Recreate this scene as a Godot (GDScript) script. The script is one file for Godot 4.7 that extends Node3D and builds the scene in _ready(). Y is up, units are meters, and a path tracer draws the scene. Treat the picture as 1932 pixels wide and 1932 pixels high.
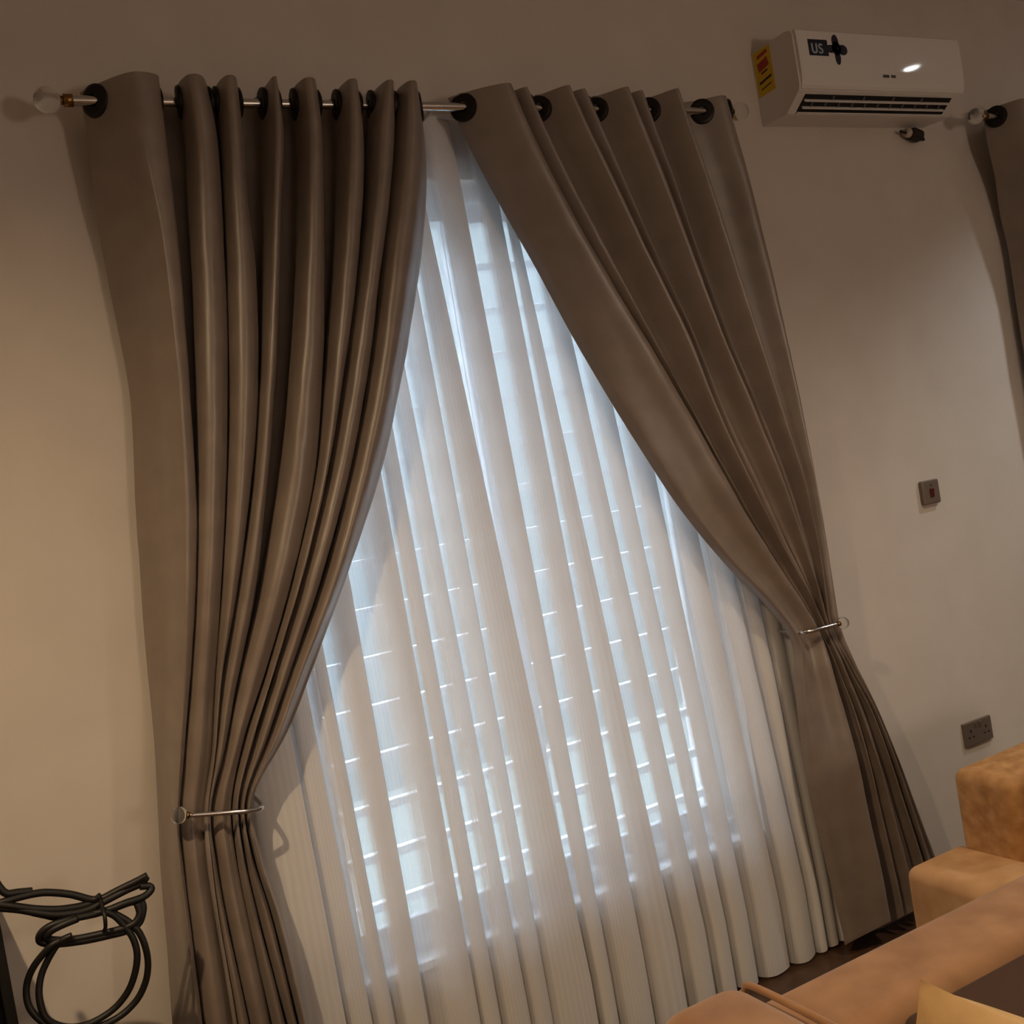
extends Node3D
# A dim living room: tied-back taupe eyelet curtains and a white sheer over a barred window, a split air conditioner, tan sofas.
# x runs along the window wall, y up, z from the wall into the room.

const LEVELS := [2.74, 2.6, 2.45, 2.25, 2.0, 1.75, 1.5, 1.3, 1.15, 1.02, 0.9, 0.75, 0.55, 0.3, 0.06]
const LEFT_FOLDS := {
	"E0": [0.358, 0.357, 0.352, 0.356, 0.356, 0.326, 0.300, 0.282, 0.269, 0.253, 0.237, 0.223, 0.204, 0.180, 0.156],
	"R1": [0.522, 0.515, 0.508, 0.495, 0.472, 0.445, 0.400, 0.356, 0.319, 0.288, 0.276, 0.267, 0.257, 0.244, 0.231],
	"L2": [0.571, 0.568, 0.549, 0.524, 0.488, 0.448, 0.401, 0.357, 0.321, 0.290, 0.277, 0.269, 0.258, 0.245, 0.233],
	"R2": [0.635, 0.640, 0.627, 0.602, 0.564, 0.518, 0.463, 0.416, 0.383, 0.344, 0.330, 0.325, 0.322, 0.316, 0.311],
	"L3": [0.663, 0.651, 0.631, 0.604, 0.566, 0.520, 0.464, 0.417, 0.384, 0.345, 0.331, 0.326, 0.322, 0.316, 0.312],
	"R3": [0.712, 0.703, 0.689, 0.675, 0.638, 0.578, 0.499, 0.429, 0.386, 0.346, 0.331, 0.326, 0.323, 0.318, 0.313],
	"L4": [0.782, 0.764, 0.736, 0.696, 0.640, 0.580, 0.501, 0.431, 0.387, 0.346, 0.332, 0.327, 0.324, 0.318, 0.314],
	"R4": [0.804, 0.802, 0.772, 0.732, 0.678, 0.616, 0.544, 0.470, 0.413, 0.361, 0.351, 0.350, 0.355, 0.362, 0.369],
	"L5": [0.854, 0.846, 0.820, 0.777, 0.716, 0.646, 0.558, 0.473, 0.417, 0.363, 0.352, 0.351, 0.357, 0.363, 0.370],
	"R5": [0.908, 0.902, 0.880, 0.848, 0.798, 0.735, 0.631, 0.535, 0.455, 0.407, 0.396, 0.397, 0.403, 0.411, 0.419],
	"L6": [0.972, 0.952, 0.919, 0.872, 0.806, 0.737, 0.634, 0.538, 0.460, 0.412, 0.399, 0.399, 0.405, 0.413, 0.420],
	"R6": [1.015, 1.011, 0.985, 0.934, 0.854, 0.766, 0.655, 0.557, 0.481, 0.424, 0.414, 0.420, 0.433, 0.454, 0.472],
	"L7": [1.078, 1.031, 0.996, 0.938, 0.857, 0.769, 0.658, 0.560, 0.485, 0.427, 0.416, 0.422, 0.435, 0.456, 0.474],
	"R7": [1.115, 1.097, 1.058, 0.997, 0.919, 0.826, 0.707, 0.600, 0.516, 0.440, 0.432, 0.449, 0.460, 0.471, 0.481],
	"L8": [1.135, 1.103, 1.063, 1.000, 0.923, 0.830, 0.716, 0.604, 0.519, 0.442, 0.435, 0.453, 0.463, 0.474, 0.484],
	"R8": [1.198, 1.202, 1.180, 1.122, 1.031, 0.924, 0.785, 0.662, 0.566, 0.459, 0.453, 0.476, 0.487, 0.495, 0.501],
}

const RIGHT_FOLDS := {
	"E0": [1.287, 1.327, 1.384, 1.470, 1.574, 1.691, 1.822, 1.955, 2.079, 2.152, 2.141, 2.131, 2.130, 2.152, 2.174],
	"R1": [1.451, 1.493, 1.549, 1.639, 1.766, 1.898, 2.012, 2.124, 2.205, 2.271, 2.289, 2.308, 2.321, 2.328, 2.331],
	"L2": [1.459, 1.498, 1.554, 1.643, 1.770, 1.901, 2.015, 2.126, 2.208, 2.278, 2.311, 2.342, 2.356, 2.369, 2.380],
	"R2": [1.506, 1.557, 1.617, 1.699, 1.795, 1.907, 2.024, 2.138, 2.218, 2.281, 2.315, 2.349, 2.364, 2.381, 2.393],
	"L3": [1.524, 1.561, 1.622, 1.703, 1.800, 1.912, 2.032, 2.143, 2.220, 2.283, 2.317, 2.353, 2.371, 2.389, 2.403],
	"R3": [1.631, 1.683, 1.741, 1.816, 1.913, 1.987, 2.079, 2.166, 2.239, 2.286, 2.320, 2.359, 2.385, 2.415, 2.438],
	"L4": [1.641, 1.687, 1.745, 1.820, 1.917, 1.990, 2.084, 2.172, 2.242, 2.288, 2.323, 2.364, 2.392, 2.427, 2.453],
	"R4": [1.696, 1.745, 1.789, 1.853, 1.939, 2.028, 2.127, 2.208, 2.262, 2.293, 2.329, 2.378, 2.411, 2.451, 2.478],
	"L5": [1.710, 1.750, 1.794, 1.857, 1.943, 2.033, 2.133, 2.213, 2.266, 2.296, 2.332, 2.383, 2.417, 2.457, 2.485],
	"R5": [1.831, 1.874, 1.921, 1.972, 2.036, 2.123, 2.197, 2.248, 2.275, 2.300, 2.340, 2.396, 2.433, 2.476, 2.510],
	"L6": [1.839, 1.878, 1.926, 1.976, 2.040, 2.128, 2.202, 2.252, 2.278, 2.301, 2.341, 2.398, 2.436, 2.480, 2.515],
	"R6": [1.897, 1.927, 1.962, 2.003, 2.064, 2.153, 2.228, 2.272, 2.289, 2.304, 2.345, 2.405, 2.445, 2.490, 2.527],
	"L7": [1.906, 1.931, 1.966, 2.008, 2.068, 2.158, 2.234, 2.277, 2.291, 2.307, 2.348, 2.408, 2.450, 2.497, 2.533],
	"R7": [2.009, 2.040, 2.079, 2.123, 2.174, 2.225, 2.274, 2.299, 2.301, 2.310, 2.352, 2.411, 2.455, 2.503, 2.539],
	"L8": [2.047, 2.064, 2.113, 2.152, 2.197, 2.245, 2.284, 2.305, 2.306, 2.316, 2.360, 2.421, 2.468, 2.518, 2.557],
	"R8": [2.254, 2.278, 2.293, 2.312, 2.329, 2.344, 2.349, 2.352, 2.352, 2.358, 2.385, 2.435, 2.491, 2.551, 2.612],
}

const ROD_Y := 2.68
const ROD_Z := 0.14
const HEAD := 2.715

var M := {}
var used := {}

func _ready() -> void:
	setup_view()
	make_materials()
	room()
	window(1, 0.625, 2.035)
	window(2, 3.95, 5.35)
	outside()
	downlights()
	fill_lamp()
	poles()
	sheer("sheer_curtain", "sheer white pinstriped net curtain hanging in pleats between the two tied curtains", SHEER_STRIPS)
	sheer("sheer_curtain", "sheer white net curtain of the next window, half hidden behind its curtain", [[3.95, 3.95, 0.02, 0.02], [4.1, 4.1, 0.02, 0.02], [4.25, 4.25, 0.02, 0.02], [4.42, 4.42, 0.02, 0.02], [4.6, 4.6, 0.02, 0.02], [4.8, 4.8, 0.02, 0.02], [5.0, 5.0, 0.02, 0.02], [5.2, 5.2, 0.02, 0.02], [5.36, 5.36, 0.02, 0.02]])
	left_curtain()
	right_curtain()
	far_curtain()
	holdbacks()
	air_conditioner()
	wall_fittings()
	sofas()
	cable()
	black_cabinet()

# ---------------------------------------------------------------- view and light
func setup_view() -> void:
	var cam := Camera3D.new()
	cam.name = "camera"
	cam.keep_aspect = Camera3D.KEEP_HEIGHT
	cam.fov = 52.706
	cam.near = 0.05
	cam.far = 200.0
	cam.transform = Transform3D(Basis(Vector3(0.877898, -0.167417, 0.448627), Vector3(0.160921, 0.985549, 0.052884), Vector3(-0.450997, 0.025767, 0.892153)).orthonormalized(), Vector3(0, 1.65, 2.638))
	add_child(cam)
	cam.current = true
	var sky_mat := ProceduralSkyMaterial.new()
	sky_mat.sky_top_color = Color(0.80, 0.87, 0.95)
	sky_mat.sky_horizon_color = Color(0.86, 0.92, 0.96)
	sky_mat.ground_bottom_color = Color(0.45, 0.45, 0.43)
	sky_mat.ground_horizon_color = Color(0.60, 0.63, 0.65)
	sky_mat.sky_energy_multiplier = 1.0
	var env := Environment.new()
	env.background_mode = Environment.BG_SKY
	env.sky = Sky.new()
	env.sky.sky_material = sky_mat
	env.ambient_light_source = Environment.AMBIENT_SOURCE_SKY
	env.background_energy_multiplier = SKY_ENERGY
	env.tonemap_mode = Environment.TONE_MAPPER_LINEAR
	env.tonemap_exposure = 1.0
	env.sdfgi_enabled = true
	env.ssao_enabled = true
	env.ssil_enabled = true
	var we := WorldEnvironment.new()
	we.name = "world_environment"
	we.environment = env
	add_child(we)

const SKY_ENERGY := 13.5
# x, z, energy, colour, half angle of the recessed ceiling downlights
const DOWNLIGHTS := [
	[-0.6, 1.9, 5.4, Color(1.0, 0.87, 0.69), 75.0],
	[2.2, 2.1, 3.1, Color(1.0, 0.91, 0.79), 68.0],
	[4.03, 1.04, 2.0, Color(0.98, 1.0, 1.0), 58.0],
]

func downlights() -> void:
	for d in DOWNLIGHTS:
		var t := thing("ceiling_downlight", "small round recessed ceiling downlight " + ("in front of the left taupe curtain" if d[0] < 1.0 else "above the large sofa" if d[0] < 3.0 else "above the gap beside the air conditioner"), "ceiling light", Vector3(d[0], 3.2, d[1]), "recessed downlights")
		part("trim_ring", lathe([Vector2(0.034, -0.002), Vector2(0.036, -0.006), Vector2(0.052, -0.006), Vector2(0.056, 0.0), Vector2(0.034, 0.0)], 32), M.white_metal, t)
		var glow := mat(d[3], 0.5)
		glow.emission_enabled = true
		glow.emission = d[3]
		glow.emission_energy_multiplier = 30.0
		part("diffuser", lathe([Vector2(0.0, -0.003), Vector2(0.034, -0.003), Vector2(0.034, 0.0), Vector2(0.0, 0.0)], 24), glow, t)
		var s := SpotLight3D.new()
		s.name = "lamp"
		s.light_color = d[3]
		s.light_energy = d[2]
		s.light_size = 0.035
		s.spot_angle = d[4]
		s.spot_angle_attenuation = 0.7
		s.spot_range = 9.0
		s.spot_attenuation = 2.0
		s.shadow_enabled = true
		s.position = Vector3(0, -0.012, 0)
		s.rotation_degrees.x = -90.0
		t.add_child(s)

func fill_lamp() -> void:  # unseen lamp, added behind the camera to lift the ambient light
	var c := Color(1.0, 0.91, 0.82)
	var t := thing("fill_lamp", "added fill light on a slim black stand with a large paper globe, unseen behind the viewer", "floor lamp", Vector3(2.2, 0, 4.9))
	part("base", lathe([Vector2(0, 0), Vector2(0.15, 0), Vector2(0.15, 0.015), Vector2(0.02, 0.03), Vector2(0, 0.03)], 32), M.black, t)
	part("stem", tube([Vector3(0, 0.02, 0), Vector3(0, 1.38, 0)], 0.011, 12), M.black, t)
	var glow := mat(c, 0.5)
	glow.emission_enabled = true
	glow.emission = c
	glow.emission_energy_multiplier = 2.0
	part("globe", ball(0.225), glow, t, Vector3(0, 1.52, 0))
	var l := OmniLight3D.new()
	l.name = "fill_light"
	l.light_color = c
	l.light_energy = 1.5
	l.light_size = 0.22
	l.omni_range = 12.0
	l.omni_attenuation = 2.0
	l.shadow_enabled = true
	l.position = Vector3(0, 1.52, 0)
	t.add_child(l)

# ---------------------------------------------------------------- naming helpers
func numbered(n: String) -> String:
	used[n] = used.get(n, -1) + 1
	return n if used[n] == 0 else "%s_%03d" % [n, used[n]]

func meta(o: Node3D, label: String, category := "", group := "", kind := "") -> Node3D:
	if label: o.set_meta("label", label)
	if category: o.set_meta("category", category)
	if group: o.set_meta("group", group)
	if kind: o.set_meta("kind", kind)
	return o

func thing(called: String, label: String, category: String, at := Vector3.ZERO, group := "") -> Node3D:
	var o := Node3D.new()
	o.name = numbered(called)
	o.position = at
	meta(o, label, category, group)
	add_child(o)
	return o

func part(called: String, m: Mesh, material: Material, parent: Node3D, at := Vector3.ZERO, turn := Vector3.ZERO) -> MeshInstance3D:
	var o := MeshInstance3D.new()
	o.mesh = m
	o.material_override = material
	o.position = at
	o.rotation_degrees = turn
	o.name = numbered(called) if parent == self else called
	parent.add_child(o, true)
	return o

func structure(called: String, label: String, category: String, m: Mesh, material: Material, at := Vector3.ZERO) -> MeshInstance3D:
	var o := part(called, m, material, self, at)
	meta(o, label, category, "", "structure")
	return o

# ---------------------------------------------------------------- shape helpers
func mat(c: Color, rough := 0.8, metal := 0.0) -> StandardMaterial3D:
	var m := StandardMaterial3D.new()
	m.albedo_color = c
	m.roughness = rough
	m.metallic = metal
	return m

func noise_tex(a: Color, b: Color, freq: float, octaves := 4, seed_no := 1, size := 512) -> NoiseTexture2D:
	var n := FastNoiseLite.new()
	n.seed = seed_no
	n.frequency = freq
	n.fractal_octaves = octaves
	var g := Gradient.new()
	g.set_color(0, a)
	g.set_color(1, b)
	var t := NoiseTexture2D.new()
	t.width = size
	t.height = size
	t.seamless = true
	t.noise = n
	t.color_ramp = g
	return t

func bump_tex(freq: float, octaves: int, seed_no: int) -> NoiseTexture2D:
	return noise_tex(Color.BLACK, Color.WHITE, freq, octaves, seed_no)

func tri(m: StandardMaterial3D, scale: float) -> void:
	m.uv1_triplanar = true
	m.uv1_world_triplanar = true
	m.uv1_scale = Vector3.ONE * scale

func grid_mesh(P: Array, closed_u := false, closed_v := false, uv: Array = [], alpha: Array = []) -> ArrayMesh:
	# P[row][col] of Vector3; smooth shading
	var rows := P.size()
	var cols: int = P[0].size()
	var v := PackedVector3Array()
	var uvs := PackedVector2Array()
	var idx := PackedInt32Array()
	var nrm := PackedVector3Array()
	nrm.resize(rows * cols)
	for r in rows:
		for c in cols:
			v.append(P[r][c])
			uvs.append(uv[r][c] if uv.size() else Vector2(float(c) / cols, float(r) / rows))
	for r in (rows if closed_v else rows - 1):
		for c in (cols if closed_u else cols - 1):
			var a := r * cols + c
			var b := r * cols + (c + 1) % cols
			var d := ((r + 1) % rows) * cols + c
			var e := ((r + 1) % rows) * cols + (c + 1) % cols
			idx.append_array([a, b, e, a, e, d])
			var n1 := (v[e] - v[a]).cross(v[b] - v[a])
			var n2 := (v[d] - v[a]).cross(v[e] - v[a])
			for i in [a, b, e]: nrm[i] += n1
			for i in [a, e, d]: nrm[i] += n2
	for i in nrm.size():
		nrm[i] = nrm[i].normalized()
	var A := []
	A.resize(Mesh.ARRAY_MAX)
	A[Mesh.ARRAY_VERTEX] = v
	A[Mesh.ARRAY_NORMAL] = nrm
	A[Mesh.ARRAY_TEX_UV] = uvs
	if alpha.size():
		var tint := PackedColorArray()
		for a in alpha: tint.append(Color(1, 1, 1, a))
		A[Mesh.ARRAY_COLOR] = tint
	A[Mesh.ARRAY_INDEX] = idx
	var m := ArrayMesh.new()
	m.add_surface_from_arrays(Mesh.PRIMITIVE_TRIANGLES, A)
	return m

func joined(list: Array) -> ArrayMesh:
	# list of [mesh, offset]
	var st := SurfaceTool.new()
	for e in list:
		st.append_from(e[0], 0, Transform3D(Basis(), e[1]))
	return st.commit()

func box(size: Vector3, r := 0.004, seg := 3, puff := Vector3.ZERO) -> ArrayMesh:
	# a box with rounded edges; puff swells its faces
	r = minf(r, minf(size.x, minf(size.y, size.z)) * 0.499)
	var h := size * 0.5
	var inner := h - Vector3.ONE * r
	var v := PackedVector3Array()
	var n := PackedVector3Array()
	var idx := PackedInt32Array()
	var steps: Array = []
	var mid := 1 if puff == Vector3.ZERO else 10
	for axis in 3:
		for side in [-1.0, 1.0]:
			var ua := (axis + 1) % 3
			var va := (axis + 2) % 3
			var us := spread(inner[ua], h[ua], seg, mid)
			var vs := spread(inner[va], h[va], seg, mid)
			var start := v.size()
			for a in us:
				for b in vs:
					var p := Vector3.ZERO
					p[axis] = side * h[axis]
					p[ua] = a
					p[va] = b
					var q := p.clamp(-inner, inner)
					var dir := (p - q).normalized()
					var w := q + dir * r
					if puff != Vector3.ZERO:
						var k := w / h
						var f := Vector3((1.0 - k.y * k.y) * (1.0 - k.z * k.z), (1.0 - k.x * k.x) * (1.0 - k.z * k.z), (1.0 - k.x * k.x) * (1.0 - k.y * k.y))
						w += Vector3(signf(k.x) * puff.x * f.x * absf(k.x), signf(k.y) * puff.y * f.y * absf(k.y), signf(k.z) * puff.z * f.z * absf(k.z))
					v.append(w)
					n.append(dir)
			var W: int = vs.size()
			for i in us.size() - 1:
				for j in W - 1:
					var a0 := start + i * W + j
					if side > 0: idx.append_array([a0, a0 + 1, a0 + W + 1, a0, a0 + W + 1, a0 + W])
					else: idx.append_array([a0, a0 + W + 1, a0 + 1, a0, a0 + W, a0 + W + 1])
	var A := []
	A.resize(Mesh.ARRAY_MAX)
	A[Mesh.ARRAY_VERTEX] = v
	A[Mesh.ARRAY_NORMAL] = n
	A[Mesh.ARRAY_INDEX] = idx
	var m := ArrayMesh.new()
	m.add_surface_from_arrays(Mesh.PRIMITIVE_TRIANGLES, A)
	if puff != Vector3.ZERO:
		var st := SurfaceTool.new()
		st.create_from(m, 0)
		st.generate_normals()
		return st.commit()
	return m

func spread(inner: float, h: float, seg: int, mid: int) -> Array:
	var out := []
	for i in seg + 1:
		out.append(-inner - (h - inner) * tan(PI / 4.0 * (1.0 - float(i) / seg)))
	for i in range(1, mid):
		out.append(lerpf(-inner, inner, float(i) / mid))
	for i in seg + 1:
		out.append(inner + (h - inner) * tan(PI / 4.0 * float(i) / seg))
	return out

func tube(path: Array, r: float, seg := 12, caps := true) -> ArrayMesh:
	var P := []
	var up := Vector3(0.13, 0.31, 0.94).normalized()
	var first: Vector3 = path[0]
	var last: Vector3 = path[-1]
	var count := path.size()
	for i in count:
		var d: Vector3 = (path[mini(i + 1, count - 1)] - path[maxi(i - 1, 0)]).normalized()
		var s := d.cross(up).normalized()
		up = s.cross(d).normalized()
		var ring := []
		var tip := []
		for k in seg:
			var a := TAU * k / seg
			ring.append(path[i] + (s * cos(a) + up * sin(a)) * r)
			tip.append(path[i])
		if caps and i == 0: P.append(tip)
		P.append(ring)
		if caps and i == count - 1: P.append(tip)
	return grid_mesh(P, true)

func smooth_path(pts: Array, n := 8) -> Array:
	var out := []
	for i in pts.size() - 1:
		var a: Vector3 = pts[maxi(i - 1, 0)]
		var b: Vector3 = pts[i]
		var c: Vector3 = pts[i + 1]
		var d: Vector3 = pts[mini(i + 2, pts.size() - 1)]
		for k in n:
			out.append(b.cubic_interpolate(c, a, d, float(k) / n))
	out.append(pts[-1])
	return out

func lathe(profile: Array, seg := 32) -> ArrayMesh:
	# profile of Vector2(radius, height), turned round y, closed profile or one that starts and ends on the axis
	var st := SurfaceTool.new()
	st.begin(Mesh.PRIMITIVE_TRIANGLES)
	for i in profile.size() - 1:
		var a: Vector2 = profile[i]
		var b: Vector2 = profile[i + 1]
		for k in seg:
			var p := TAU * k / seg
			var q := TAU * (k + 1) / seg
			var v := [Vector3(a.x * cos(p), a.y, a.x * sin(p)), Vector3(a.x * cos(q), a.y, a.x * sin(q)), Vector3(b.x * cos(q), b.y, b.x * sin(q)), Vector3(b.x * cos(p), b.y, b.x * sin(p))]
			for j in [0, 1, 2, 0, 2, 3]:
				st.set_smooth_group(i)
				st.add_vertex(v[j])
	st.generate_normals()
	return st.commit()

func ball(r: float) -> SphereMesh:
	var s := SphereMesh.new()
	s.radius = r
	s.height = 2.0 * r
	s.radial_segments = 32
	s.rings = 20
	return s

func slab(lo: Vector3, hi: Vector3, r := 0.0) -> Array:
	# [mesh, centre] of a plain or rounded box between two corners
	if r > 0.0:
		return [box(hi - lo, r), (lo + hi) * 0.5]
	var b := BoxMesh.new()
	b.size = hi - lo
	return [b, (lo + hi) * 0.5]

func prism(profile: Array, x0: float, x1: float) -> ArrayMesh:
	# profile of Vector2(z, y) drawn out along x, flat shaded
	var st := SurfaceTool.new()
	st.begin(Mesh.PRIMITIVE_TRIANGLES)
	st.set_smooth_group(-1)
	var poly := PackedVector2Array(profile)
	var n := poly.size()
	for i in n:
		var a := poly[i]
		var b := poly[(i + 1) % n]
		var q := [Vector3(x0, a.y, a.x), Vector3(x1, a.y, a.x), Vector3(x1, b.y, b.x), Vector3(x0, b.y, b.x)]
		for j in [0, 1, 2, 0, 2, 3]: st.add_vertex(q[j])
	var t := Geometry2D.triangulate_polygon(poly)
	for i in range(0, t.size(), 3):
		for side in [[x0, 1], [x1, -1]]:
			var o := [t[i], t[i + 1], t[i + 2]]
			if side[1] < 0: o.reverse()
			for k in o: st.add_vertex(Vector3(side[0], poly[k].y, poly[k].x))
	st.generate_normals()
	return st.commit()

# ---------------------------------------------------------------- materials
func make_materials() -> void:
	M.wall = mat(Color.WHITE, 0.85)
	M.wall.albedo_texture = noise_tex(Color(0.80, 0.765, 0.73), Color(0.825, 0.79, 0.755), 0.02, 3, 5, 256)
	tri(M.wall, 0.7)
	M.ceiling = mat(Color(0.84, 0.82, 0.79), 0.9)
	M.floor = mat(Color.WHITE, 0.35)
	M.floor.albedo_texture = noise_tex(Color(0.25, 0.17, 0.12), Color(0.34, 0.24, 0.17), 0.03, 5, 9)
	tri(M.floor, 1.2)
	M.skirting = mat(Color(0.27, 0.19, 0.14), 0.4)
	M.white_metal = mat(Color(0.88, 0.88, 0.87), 0.4)
	M.frame = mat(Color(0.90, 0.91, 0.92), 0.4)
	M.glass = mat(Color(0.9, 0.95, 0.97, 0.06), 0.02)
	M.glass.transparency = BaseMaterial3D.TRANSPARENCY_ALPHA
	M.crystal = mat(Color(0.97, 0.98, 0.98, 0.05), 0.03)
	M.crystal.refraction_enabled = true
	M.crystal.refraction_scale = 0.04
	M.chrome = mat(Color(0.80, 0.79, 0.78), 0.16, 1.0)
	M.brass = mat(Color(0.55, 0.42, 0.26), 0.3, 1.0)
	M.bronze = mat(Color(0.11, 0.085, 0.065), 0.45, 0.5)
	M.curtain = mat(Color.WHITE, 0.43)
	M.curtain.metallic_specular = 0.7
	M.curtain.albedo_texture = noise_tex(Color(0.455, 0.40, 0.36), Color(0.535, 0.475, 0.43), 0.012, 5, 3)
	M.curtain.clearcoat_enabled = true
	M.curtain.clearcoat = 0.5
	M.curtain.clearcoat_roughness = 0.42
	tri(M.curtain, 1.6)
	M.curtain.rim_enabled = true
	M.curtain.rim = 0.25
	M.curtain.rim_tint = 0.6
	M.sheer = mat(Color(1, 1, 1, 1), 0.9)
	M.sheer.transparency = BaseMaterial3D.TRANSPARENCY_ALPHA
	M.sheer.albedo_texture = stripe_texture()
	M.sheer.backlight_enabled = true
	M.sheer.backlight = Color(0.72, 0.72, 0.72)
	M.sheer.vertex_color_use_as_albedo = true  # alpha of the openwork stripes
	M.sheer.cull_mode = BaseMaterial3D.CULL_DISABLED
	M.ac_white = mat(Color(0.86, 0.845, 0.83), 0.05)
	M.ac_body = mat(Color(0.84, 0.82, 0.80), 0.3)
	M.dark = mat(Color(0.035, 0.03, 0.028), 0.7)
	M.vane = mat(Color(0.42, 0.38, 0.36), 0.5)
	M.yellow = mat(Color(0.80, 0.66, 0.06), 0.5)
	M.red = mat(Color(0.62, 0.16, 0.05), 0.5)
	M.ink = mat(Color(0.12, 0.10, 0.05), 0.6)
	M.navy = mat(Color(0.035, 0.06, 0.15), 0.45)
	M.pale_ink = mat(Color(0.62, 0.66, 0.72), 0.5)
	M.logo = mat(Color(0.22, 0.19, 0.17), 0.4)
	M.steel = mat(Color(0.46, 0.41, 0.37), 0.35, 0.25)
	M.switch_red = mat(Color(0.33, 0.05, 0.04), 0.4)
	M.hole = mat(Color(0.03, 0.025, 0.02), 0.8)
	M.velvet = mat(Color.WHITE, 0.75)
	M.velvet.albedo_texture = noise_tex(Color(0.50, 0.345, 0.205), Color(0.64, 0.475, 0.325), 0.014, 5, 21)
	tri(M.velvet, 1.3)
	M.velvet.rim_enabled = true
	M.velvet.rim = 0.5
	M.velvet.rim_tint = 0.5
	M.velvet_pale = mat(Color.WHITE, 0.75)
	M.velvet_pale.albedo_texture = noise_tex(Color(0.66, 0.48, 0.30), Color(0.78, 0.61, 0.42), 0.014, 5, 27)
	tri(M.velvet_pale, 1.3)
	M.velvet_brown = mat(Color.WHITE, 0.8)
	M.velvet_brown.albedo_texture = noise_tex(Color(0.58, 0.40, 0.22), Color(0.78, 0.60, 0.39), 0.02, 5, 33)
	tri(M.velvet_brown, 1.8)
	M.shade_brown = mat(Color(0.24, 0.15, 0.09), 0.85)  # dark tone stands for the shade on the sofa back's inner face
	M.pillow = mat(Color.WHITE, 0.75)
	M.pillow.albedo_texture = noise_tex(Color(0.76, 0.62, 0.42), Color(0.86, 0.73, 0.53), 0.02, 4, 41)
	tri(M.pillow, 2.0)
	M.cable = mat(Color(0.05, 0.035, 0.025), 0.5)
	M.black = mat(Color(0.02, 0.018, 0.016), 0.85)
	M.black.metallic_specular = 0.25
	M.outer_wall = mat(Color(0.44, 0.47, 0.47), 0.9)
	M.paving = mat(Color(0.47, 0.50, 0.48), 0.9)
	M.plug = mat(Color(0.13, 0.085, 0.04), 0.6)
	M.plug_pale = mat(Color(0.75, 0.70, 0.65), 0.4)

func stripe_texture() -> ImageTexture:
	# fine woven stripes of the net: denser threads alternate with open ones
	var im := Image.create(128, 8, false, Image.FORMAT_RGBA8)
	for x in 128:
		var k := 0.5 + 0.5 * cos(TAU * x / 16.0)
		var a := lerpf(0.83, 0.90, k)
		if x % 64 < 3: a = 0.93
		for y in 8:
			im.set_pixel(x, y, Color(0.95, 0.945, 0.94, a))
	return ImageTexture.create_from_image(im)

# ---------------------------------------------------------------- room
func room() -> void:
	var list := []
	var x0 := -2.6
	var x1 := 6.6
	var holes := [[0.625, 2.035, 0.43, 2.53], [3.95, 5.35, 0.43, 2.53]]
	var at := x0
	for h in holes:
		list.append(slab(Vector3(at, -0.1, -0.24), Vector3(h[0], 3.3, 0)))
		list.append(slab(Vector3(h[0], -0.1, -0.24), Vector3(h[1], h[2], 0)))
		list.append(slab(Vector3(h[0], h[3], -0.24), Vector3(h[1], 3.3, 0)))
		at = h[1]
	list.append(slab(Vector3(at, -0.1, -0.24), Vector3(x1, 3.3, 0)))
	structure("wall_back", "plain cream painted wall with the curtained windows", "wall", joined(list), M.wall)
	structure("wall_left", "plain cream side wall at the left end of the room", "wall", slab(Vector3(x0 - 0.2, -0.1, -0.24), Vector3(x0, 3.3, 6.2))[0], M.wall, Vector3(x0 - 0.1, 1.6, 2.98))
	structure("wall_right", "plain cream side wall at the right end of the room", "wall", slab(Vector3(x1, -0.1, -0.24), Vector3(x1 + 0.2, 3.3, 6.2))[0], M.wall, Vector3(x1 + 0.1, 1.6, 2.98))
	structure("wall_front", "plain cream wall opposite the windows", "wall", slab(Vector3(x0, -0.1, 6.0), Vector3(x1, 3.3, 6.2))[0], M.wall, Vector3((x0 + x1) / 2, 1.6, 6.1))
	structure("floor", "dark brown floor under the sofas and curtains", "floor", slab(Vector3(x0, -0.1, 0), Vector3(x1, 0, 6.0))[0], M.floor, Vector3((x0 + x1) / 2, -0.05, 3.0))
	structure("ceiling", "plain off-white ceiling", "ceiling", slab(Vector3(x0, 3.2, 0), Vector3(x1, 3.3, 6.0))[0], M.ceiling, Vector3((x0 + x1) / 2, 3.25, 3.0))
	var sk := slab(Vector3(x0, 0.0, 0.0), Vector3(x1, 0.085, 0.012), 0.003)
	structure("baseboard_back", "low dark brown skirting along the window wall", "baseboard", sk[0], M.skirting, sk[1])

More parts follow.
